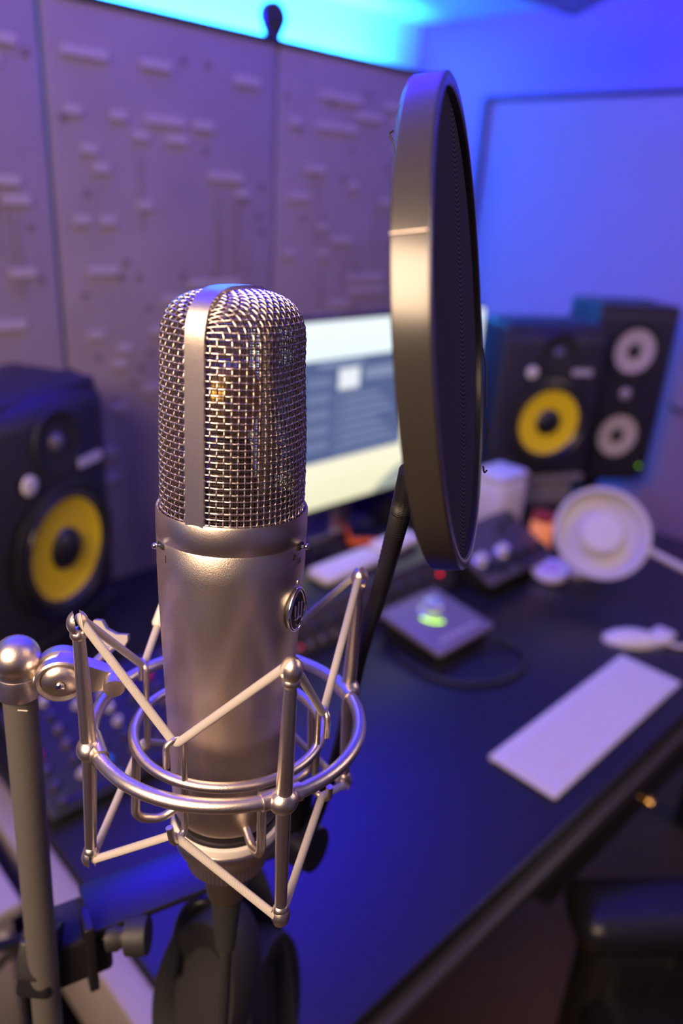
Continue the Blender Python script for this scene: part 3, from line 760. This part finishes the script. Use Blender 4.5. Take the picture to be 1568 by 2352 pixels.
for k, ph in enumerate(PH):
    top = pol(.0592, ph, -.0400); jn = pol(R1+.0020, ph, Z1); bot = pol(.0591, ph, -.1469)
    e_r = pol(1, ph, 0)
    up_ax = (top-jn).normalized(); dn_ax = (bot-jn).normalized()
    rod = MB().tube([jn+dn_ax*.002, jn+up_ax*.01, top-up_ax*.006], .0028, 16, rs=[.0031, .0031, .0023])
    rod.tube([jn+up_ax*.002, jn+dn_ax*.01, bot-dn_ax*.004], .0028, 16, rs=[.0029, .0028, .0023])
    post = obj('post', rod, NICKEL, sm)
    Mj = frame_m(jn, e_r, pol(1, ph+90, 0), Vector((0, 0, 1)))
    jb = ellips((0, 0, 0), .0050, .0056, .0052, Mj); jb.tube([jn+pol(1, ph+90, 0)*-.0078-e_r*.0026, jn+pol(1, ph+90, 0)*.0078-e_r*.0026], .0036, 14)
    obj('ring_joint', jb, NICKEL, post)
    y_ = up_ax.cross(e_r).normalized(); Mt = frame_m(top, y_.cross(up_ax).normalized(), y_, up_ax)
    f1 = ellips((0, 0, .0), .0040, .0038, .0050, Mt, 1); f1.join(ellips((0, 0, .0), .0040, .0038, .0050, Mt, -1))
    f1.join(ellips((0, 0, -.0045), .0032, .0034, .0030, Mt)); obj('top_fork', f1, NICKEL, post)
    y_ = dn_ax.cross(e_r).normalized(); Mt = frame_m(bot, y_.cross(dn_ax).normalized(), y_, dn_ax)
    f2 = ellips((0, 0, 0), .0038, .0036, .0048, Mt, 1); f2.join(ellips((0, 0, 0), .0038, .0036, .0048, Mt, -1))
    f2.join(ellips((0, 0, -.003), .0030, .0031, .003, Mt)); obj('bottom_fork', f2, NICKEL, post)
    tops.append(top+up_ax*.0032); bots.append(bot+dn_ax*.0022)
hook_t, hook_b = [], []
for k, ph in enumerate(HK):
    e = pol(1, ph, 0); tg = pol(1, ph+90, 0)
    # rod rising from the inner ring, curling outward over the cord
    base = pol(R2, ph, Z2); zt = Z2+.0205
    pts = [base+tg*.0022, pol(R2, ph, zt-.003)+tg*.0022]
    cc = pol(R2+.0028, ph, zt-.003)+tg*.0022
    pts += [cc+(-e)*(.0028*cos(t_))+Vector((0, 0, 1))*(.0030*sin(t_))-tg*(.0022*(1-cos(t_))/1) for t_ in [pi*i/10 for i in range(1, 11)]]
    pts += [pts[-1]+Vector((0, 0, -.008))]
    obj('upper_hook', MB().tube(pts, .00125, 12), NICKEL, inner)
    hook_t.append(pol(R2+.0026, ph, zt-.0022))
    zb = Z2-.0225
    pb = fillet([base+tg*.0022, pol(R2, ph, zb)+tg*.0022, pol(R2+.007, ph, zb-.001)+tg*.0015, pol(R2+.0075, ph, zb+.007)], .003)
    obj('lower_hook', MB().tube(pb, .00145, 12), NICKEL, inner)
    hook_b.append(pol(R2+.0045, ph, zb+.0012))
for ph in (298, 208, 118, 28):
    pts = fillet([pol(R2-.0005, ph, Z2), pol(R2+.001, ph, -.1345), pol(.0300, ph, -.1385), pol(.0225, ph, -.1350)], .006)
    obj('cradle_arm', MB().tube(pts, .0019, 12), NICKEL, inner)
# cradle cup
obj('cradle_cup', MB().lathe([(.0236, -.1480), (.0245, -.1482), (.0250, -.1490), (.0246, -.1520), (.0222, -.1585), (.0190, -.1620)], 64, None, False), NICKEL, inner)
obj('cushion', MB().lathe([(.0232, -.1440), (.0243, -.1450), (.0246, -.1475), (.0240, -.1490), (.021, -.1490)], 64, None, False), PAD, inner, 'white rubber cushion ring')
kn = MB(); npts = 120; vs = []; fs = []
for j, z in enumerate((-.1600, -.1690)):
    for i in range(npts): rr = .0178+(.0004 if i % 2 else 0); vs.append(pol(rr, i*360/npts, z))
for i in range(npts): fs.append((i, (i+1) % npts, npts+(i+1) % npts, npts+i))
fs.append(tuple(range(npts))); fs.append(tuple(range(2*npts-1, npts-1, -1))); kn.add(vs, fs, False)
obj('knurled_nut', kn, NICKEL, inner)
def cordpath(A, B, lift):
    P = []
    for k in range(4):
        a = A[k]; b = B[k]; P += [a, b]
    return P
def loop_cord(A, B):
    P = []
    for k in range(4): P += [A[k], B[k]]
    n = len(P); out = []
    for i in range(n):
        a, b, c = P[i-1], P[i], P[(i+1) % n]; u = (a-b).normalized(); v = (c-b).normalized(); d = .0032
        p = b+u*d; q = b+v*d
        for k in range(7): t_ = k/6; out.append(p*(1-t_)**2+b*2*t_*(1-t_)+q*t_*t_)
        # straight run
        r1 = P[(i+1) % n]; e = r1+(b-r1).normalized()*d
        for k in range(1, 6): out.append(q.lerp(e, k/6))
    return out
obj('upper_cord', MB().tube(loop_cord(tops, hook_t), .00165, 12, True), CORD, sm, 'woven off-white elastic cord')
obj('lower_cord', MB().tube(loop_cord(bots, hook_b), .00165, 12, True), CORD, sm, 'woven off-white elastic cord')
# white sleeve on the rear cord
d_ = (tops[3]-hook_t[3]); p0 = hook_t[3]+d_*.30; p1 = hook_t[3]+d_*.62
obj('cord_sleeve', MB().tube([p0, p0+(p1-p0)*.08, p0+(p1-p0)*.75, p1], .0027, 14, rs=[.0024, .0030, .0026, .0018]), WHITEP, sm, 'white plastic sleeve on the cord')

# ------------------------------------------------------------------ swivel + stand
P_ball = Vector((.096, .279, 1.330)); P_disc = Vector((.106, .261, 1.324))
def at(px, py, d): return CAM+(F+R*((px-784)/FPX)-U*((py-1176)/FPX))*d
P_ball = at(42, 1500, .318); P_disc = at(140, 1556, .312)
ring_pt = MM @ pol(R1, 166, Z1)
base_pt = at(112, 2352, .40)
pdir = (at(47, 1590, .318)-base_pt).normalized()
ptop = at(45, 1585, .318)
t = thing('microphone_stand', 'grey upright microphone stand pole with a metal cap, at the left', 'stand', Matrix.Translation(ptop-pdir*((ptop.z-.02)/pdir.z)))
t['_off'] = tuple(ptop-pdir*((ptop.z-.02)/pdir.z))
foot = Vector(t['_off'])
obj('pole', MB().tube([foot, foot.lerp(ptop, .5), ptop], .0072, 32, rs=[.0085, .0076, .0070]), GREYPOLE, t)
Mp = axis_m(ptop, pdir)
obj('collar', MB().lathe([(.0075, -.002), (.0090, -.001), (.0092, .007), (.0088, .009), (.008, .0095)], 40, Mp), NICKEL, t)
obj('cap', MB().lathe([(.0086, .0095)]+[(.0095*sin(.95+(pi-.95)*k/14), .0162-.0095*cos(.95+(pi-.95)*k/14)) for k in range(1, 15)], 40, Mp, False), NICKEL, t, 'round metal cap')
obj('scratch_mark', MB().box((0, 0, 0), (.004, .0004, .0003), 0, axis_m(at(52, 1632, .3095), -F)), WHITEP, t)
for k in range(3):
    a = k*2*pi/3+.5; obj('leg', MB().tube([foot+Vector((0, 0, .10)), foot+Vector((.15*cos(a), .15*sin(a), -.005))], .009), BLKM, t)
# swivel joint (part of the shock mount)
ax = (Vector((-.45, -.88, .05))).normalized()      # disc axis toward the lens
ax = (CAM-P_disc); ax.z = 0; ax = (ax.normalized()+R*-.12+Vector((0, 0, -.06))).normalized()
Md = axis_m(P_disc, ax)
MMi = MM.inverted()
def toM(mb): mb.v = [MMi @ p for p in mb.v]; return mb
sw = obj('swivel_clamp', toM(MB().lathe([(.0, -.009), (.0098, -.009), (.0102, -.008), (.0102, -.0046), (.0088, -.004), (.0088, -.001), (.0102, -.0005), (.0102, .0030), (.0094, .0036), (.0080, .0030), (.0078, .0020)], 48, Md)), NICKEL, sm)
obj('clamp_disc', toM(MB().lathe([(.0078, .0020), (.0070, .0036), (.0045, .0050), (.0022, .0054), (.0020, .0048), (0, .0046)], 40, Md, False)), NICKEL, sw)
obj('clamp_screw', toM(MB().lathe([(.0019, .004), (.0018, .0066), (.0014, .0070), (0, .0072)], 24, Md)), CHROME, sw)
# arm plate from disc to ring joint
pr_ = at(262, 1568, .311)
d1 = (pr_-P_disc); L1 = d1.length; ex = d1.normalized(); ey = ax.cross(ex).normalized(); ez = ex.cross(ey).normalized()
Ma = frame_m(P_disc-ax*.003, ex, ey, ez)
poly = [(0, -.0098), (L1*.5, -.0075), (L1, -.0040), (L1+.0035, 0), (L1, .0040), (L1*.5, .0070), (0, .0098)]
obj('arm_plate', toM(MB().prism(poly, -.0030, .0020, Ma)), NICKEL, sw)
obj('arm_joint', toM(MB().tube([pr_-ax*.006, pr_+ax*.004], .0042, 20)), NICKEL, sw)
ringp = MM @ pol(R1, 160, Z1)
obj('arm_stub', toM(MB().tube([pr_, ringp, MM @ pol(R1, 168, Z1)], .0030, 14)), NICKEL, sw)
# link to the pole collar
cl = ptop+pdir*.004
obj('link_strap', toM(MB().tube([cl+(P_disc-cl)*.25, P_disc-ax*.003], .0042, 16)), NICKEL, sw)
# wing nut behind
wc = at(248, 1462, .335); wz = (wc-P_disc).normalized()
obj('bolt', toM(MB().tube([P_disc-ax*.004, at(205, 1535, .328), at(262, 1480, .336)], .0022, 12)), NICKEL, sw)
wx = (at(296, 1478, .336)-at(212, 1432, .336)); Lw = wx.length; wx.normalize(); wy = (-F).cross(wx).normalized(); wn = wx.cross(wy).normalized()
Mw = frame_m(wc, wx, wy, wn)
wp = [(-.0088, -.0012), (-.0085, .0040), (-.0055, .0052), (-.002, .0030), (.003, .0030), (.0075, .0052), (.0088, .0030), (.0085, -.0020), (.003, -.0035), (-.004, -.0035)]
obj('wing_nut', toM(MB().prism(wp, -.002, .002, Mw)), mat('cast_metal', (.34, .31, .32), .55, .7), sw)

# clip on the pole
cpz = at(96, 2195, .39)
t = thing('cable_clip', 'black plastic clip gripping the lower part of the stand pole', 'clip', Matrix.Translation(cpz)); t['_off'] = tuple(cpz)
zc_ = pdir; Mcl = axis_m(cpz, -F, pdir)
obj('clip_body', MB().box((0, 0, .002), (.018, .034, .016), .003, Mcl), BLK, t)
obj('clip_lever', MB().box((-.002, .004, .011), (.012, .020, .005), .002, Mcl), RUBBER, t)

# clamp arm with flat bar
def onz(px, py, z):
    r_ = at(px, py, 1)-CAM; return CAM+r_*((z-CAM.z)/r_.z)
A0 = at(150, 2125, .405); A1 = onz(200, 2090, 1.150); A2 = onz(462, 1992, 1.150)
t = thing('clamp_arm', 'flat black bar reaching from the stand pole toward the microphone cable', 'clamp', Matrix.Translation(A0)); t['_off'] = tuple(A0)
bx_ = (A2-A1).normalized(); bz_ = Vector((0, 0, 1)); bz_ = (bz_-bx_*bz_.dot(bx_)).normalized(); by_ = bz_.cross(bx_)
# lay the plate so its top faces up and slightly to the lens
tl = 0
Lb = (A2-A1).length; mid = (A1+A2)/2
Mbar = frame_m(mid, bx_, by_*cos(tl)+bz_*sin(tl), bz_*cos(tl)-by_*sin(tl))
obj('bar', MB().box((0, 0, 0), (Lb*1.05, .034, .004), .001, Mbar), mat('gloss_black_bar', (.015, .015, .02), .2), t)
obj('pole_block', MB().box((0, 0, 0), (.030, .030, .030), .003, frame_m((A0+A1)/2-Vector((0, 0, .016)), bx_, by_, bz_)), BLKM, t)
q = at(205, 2180, .40)
obj('bracket', MB().box((0, 0, 0), (.005, .016, .046), .001, frame_m(q, bx_, by_, Vector((0, 0, 1)))), BLK, t)
s0 = at(150, 2180, .405); s1 = at(215, 2155, .40); s2 = at(300, 2150, .40)
obj('threaded_bolt', MB().tube([s0, s1, s1.lerp(s2, .4)], .0026, 14), mat('dark_steel', (.12, .11, .11), .35, 1), t)
knb = MB(); Mkn = axis_m(s1.lerp(s2, .35), s2-s1)
knb.lathe([(.004, 0), (.007, .001), (.007, .006), (.0055, .008), (.0055, .010), (.0095, .011), (.0100, .018), (.0095, .022), (0, .022)], 24, Mkn)
obj('knob', knb, RUBBER, t)

# ------------------------------------------------------------------ headphones hanging under the bar
hp0 = at(470, 2300, .46)
t = thing('headphones', 'black over-ear headphones hanging below the microphone', 'headphones', Matrix.Translation(hp0)); t['_off'] = tuple(hp0)
hx = R.copy(); hz = Vector((0, 0, 1)); hy = hz.cross(hx).normalized(); 
def cup(c, nrm, rx, ry, name, m):
    Mx_ = axis_m(c, nrm); mb = MB()
    prof = [(.55, .006), (.72, .012), (.90, .014), (1.0, .006), (1.0, -.008), (.9, -.020), (.5, -.026), (0, -.027)]
    vs = []; fs = []; n = 48
    for r, z in prof:
        for k in range(n): vs.append(Mx_ @ Vector((rx*r*cos(2*pi*k/n), ry*r*sin(2*pi*k/n), z)))
    for i in range(len(prof)-1):
        for k in range(n): fs.append((i*n+k, i*n+(k+1) % n, (i+1)*n+(k+1) % n, (i+1)*n+k))
    fs.append(tuple(range(n))); mb.add(vs, fs); return obj(name, mb, m, t)
cup(at(470, 2275, .46), (-F+R*-.4), .030, .056, 'ear_cup', BLKM)
cup(at(590, 2330, .50), (R+F*-.3), .05, .060, 'ear_cup', BLKM)
# headband as a wide curved strip
hb = MB(); vs = []; fs = []
path = spline([at(470, 2075, .46), at(455, 1990, .455), at(500, 1925, .46), at(560, 1925, .48), at(610, 2020, .50), at(645, 2130, .51), at(668, 2240, .515), at(680, 2360, .52), at(685, 2450, .52)], 8)
for i, p in enumerate(path):
    f_ = i/(len(path)-1); w_ = .010+.024*min(1, max(0, (f_-.35)/.35))
    side = (-R if f_ > .35 else -R)
    tan = (path[min(i+1, len(path)-1)]-path[max(i-1, 0)]).normalized(); sd = F.cross(tan).normalized()
    if sd.dot(R) > 0: sd = -sd
    for so, dd in ((0, 0), (w_*1.0, .004), (w_*1.0, .008), (0, .004)): vs.append(p+sd*so+F*dd)
for i in range(len(path)-1):
    for k in range(4): fs.append((i*4+k, i*4+(k+1) % 4, (i+1)*4+(k+1) % 4, (i+1)*4+k))
hb.add(vs, fs); obj('headband', hb, mat('grey_headband', (.035, .034, .045), .4), t, 'wide dark grey headband')
obj('yoke', MB().tube(spline([at(395, 2240, .455), at(420, 2110, .455), at(470, 2070, .455), at(530, 2110, .46), at(548, 2240, .465)]), .004), BLK, t)

# ------------------------------------------------------------------ pop filter
pc = CAM+Vector((.2218, .1658, -.0445)); pn = Vector((.53, -.8318, .1649)).normalized()
Mp_ = axis_m(pc, pn)
pf = thing('pop_filter', 'round black fabric pop filter standing edge-on beside the microphone head', 'pop filter', Mp_, (0, -.083, -.005))
r = .083
obj('rim', MB().lathe([(r-.0042, 0), (r-.0036, .0006), (r-.0008, .0006), (r, 0), (r+.0002, -.0047), (r, -.0095), (r-.0008, -.0101), (r-.0036, -.0101), (r-.0042, -.0095), (r-.0042, 0)], 160, None, False), HALO, pf)
m = mat('pop_fabric', (.022, .020, .028), .95, 0, .1); FABRIC = m
nt = m.node_tree; b = nt.nodes['Principled BSDF']
tc = nt.nodes.new('ShaderNodeTexCoord'); sp = nt.nodes.new('ShaderNodeSeparateXYZ'); nt.links.new(tc.outputs['Object'], sp.inputs[0])
def mth(op, a, b_=None):
    n_ = nt.nodes.new('ShaderNodeMath'); n_.operation = op
    for i_, q_ in enumerate((a, b_)):
        if q_ is None: continue
        if isinstance(q_, (int, float)): n_.inputs[i_].default_value = q_
        else: nt.links.new(q_, n_.inputs[i_])
    return n_.outputs[0]
xx = mth('ADD', sp.outputs['X'], -.012)
ph_ = mth('ADD', sp.outputs['Y'], mth('MULTIPLY', mth('MULTIPLY', xx, xx), -9.0))
wave_ = mth('SINE', mth('MULTIPLY', ph_, 2*pi/.0016))
fib = mth('SINE', mth('MULTIPLY', sp.outputs['X'], 2*pi/.0009))
wave_ = mth('ADD', mth('MULTIPLY', wave_, .4), .5)
mx = nt.nodes.new('ShaderNodeMix'); mx.data_type = 'RGBA'; mx.inputs[6].default_value = (.010, .009, .013, 1); mx.inputs[7].default_value = (.085, .075, .095, 1)
nt.links.new(wave_, mx.inputs[0]); nt.links.new(mx.outputs[2], b.inputs['Base Color'])
bp = nt.nodes.new('ShaderNodeBump'); bp.inputs['Strength'].default_value = .5; bp.inputs['Distance'].default_value = .0003
nt.links.new(mth('ADD', wave_, mth('MULTIPLY', fib, .3)), bp.inputs['Height']); nt.links.new(bp.outputs[0], b.inputs['Normal'])
rr = r-.0042
prof = [(rr, -.0022)]+[(rr*(1-k/14), -.0022+.0016*(1-(1-k/14)**2)) for k in range(1, 15)]
obj('front_fabric', MB().lathe(prof, 96, None, False), FABRIC, pf, 'finely ribbed dark fabric')
obj('back_fabric', MB().lathe([(a, -.0098-(b+.0022)) for a, b in prof], 96, None, False), FABRIC, pf)
obj('rim_seam', MB().tube([pol(r+.0003, 153+0*k, -.0002-.0096*k/4) for k in range(5)], .0003, 6), NICKEL, pf)
# bracket + gooseneck
Mpi = Mp_.inverted()
nk = [at(928, 1140, .278), at(920, 1175, .284), at(905, 1235, .300), at(868, 1370, .335), at(822, 1520, .37), at(785, 1700, .40), at(735, 1850, .415), at(702, 1925, .42)]
br = MB().tube([nk[0]+(nk[0]-nk[1])*1.6, nk[0], nk[1]], .0040, 14); br.v = [Mpi @ p for p in br.v]; obj('bracket', br, BLK, pf)
gn = MB(); path = spline(nk, 24)
gn.tube(path, .0036, 16, rs=[.0036+(.0004 if i % 2 else 0) for i in range(len(path))]); gn.v = [Mpi @ p for p in gn.v]
obj('gooseneck', gn, mat('gooseneck_black', (.012, .011, .016), .5), pf, 'black flexible gooseneck arm')
ck = MB(); Mck = axis_m(at(690, 1935, .43), (-F*.5+R*.8-U*.15)); ck.lathe([(0, -.02), (.009, -.02), (.009, -.004), (.0125, -.003), (.0132, .004), (.0125, .011), (0, .012)], 32, Mck)
ck.lathe([(0, -.006), (.0085, -.006), (.0085, .03), (0, .03)], 24, axis_m(at(675, 1895, .43), Vector((.1, 0, 1))))
ck.v = [Mpi @ p for p in ck.v]; obj('clamp_knob', ck, BLK, pf)
cj = MB().tube([at(690, 1935, .43), at(560, 1975, .45), at(470, 1985, .446)], .0042, 14); cj.v = [Mpi @ p for p in cj.v]; obj('clamp_rod', cj, BLK, pf)
# loose threads at the rim
for pts in ([(918, 240), (912, 262), (915, 290)], [(903, 300), (894, 308), (902, 325), (906, 350)], [(1108, 800), (1116, 850), (1116, 940)], [(1112, 960), (1121, 990), (1116, 1020)], [(1109, 1070), (1112, 1085), (1118, 1080)]):
    th_ = MB().tube(spline([at(x, y, .277) for x, y in pts], 4), .00035, 6); th_.v = [Mpi @ p for p in th_.v]; obj('loose_thread', th_, BLKM, pf)
for o in bpy.data.objects:
    if '_off' in o: del o['_off']
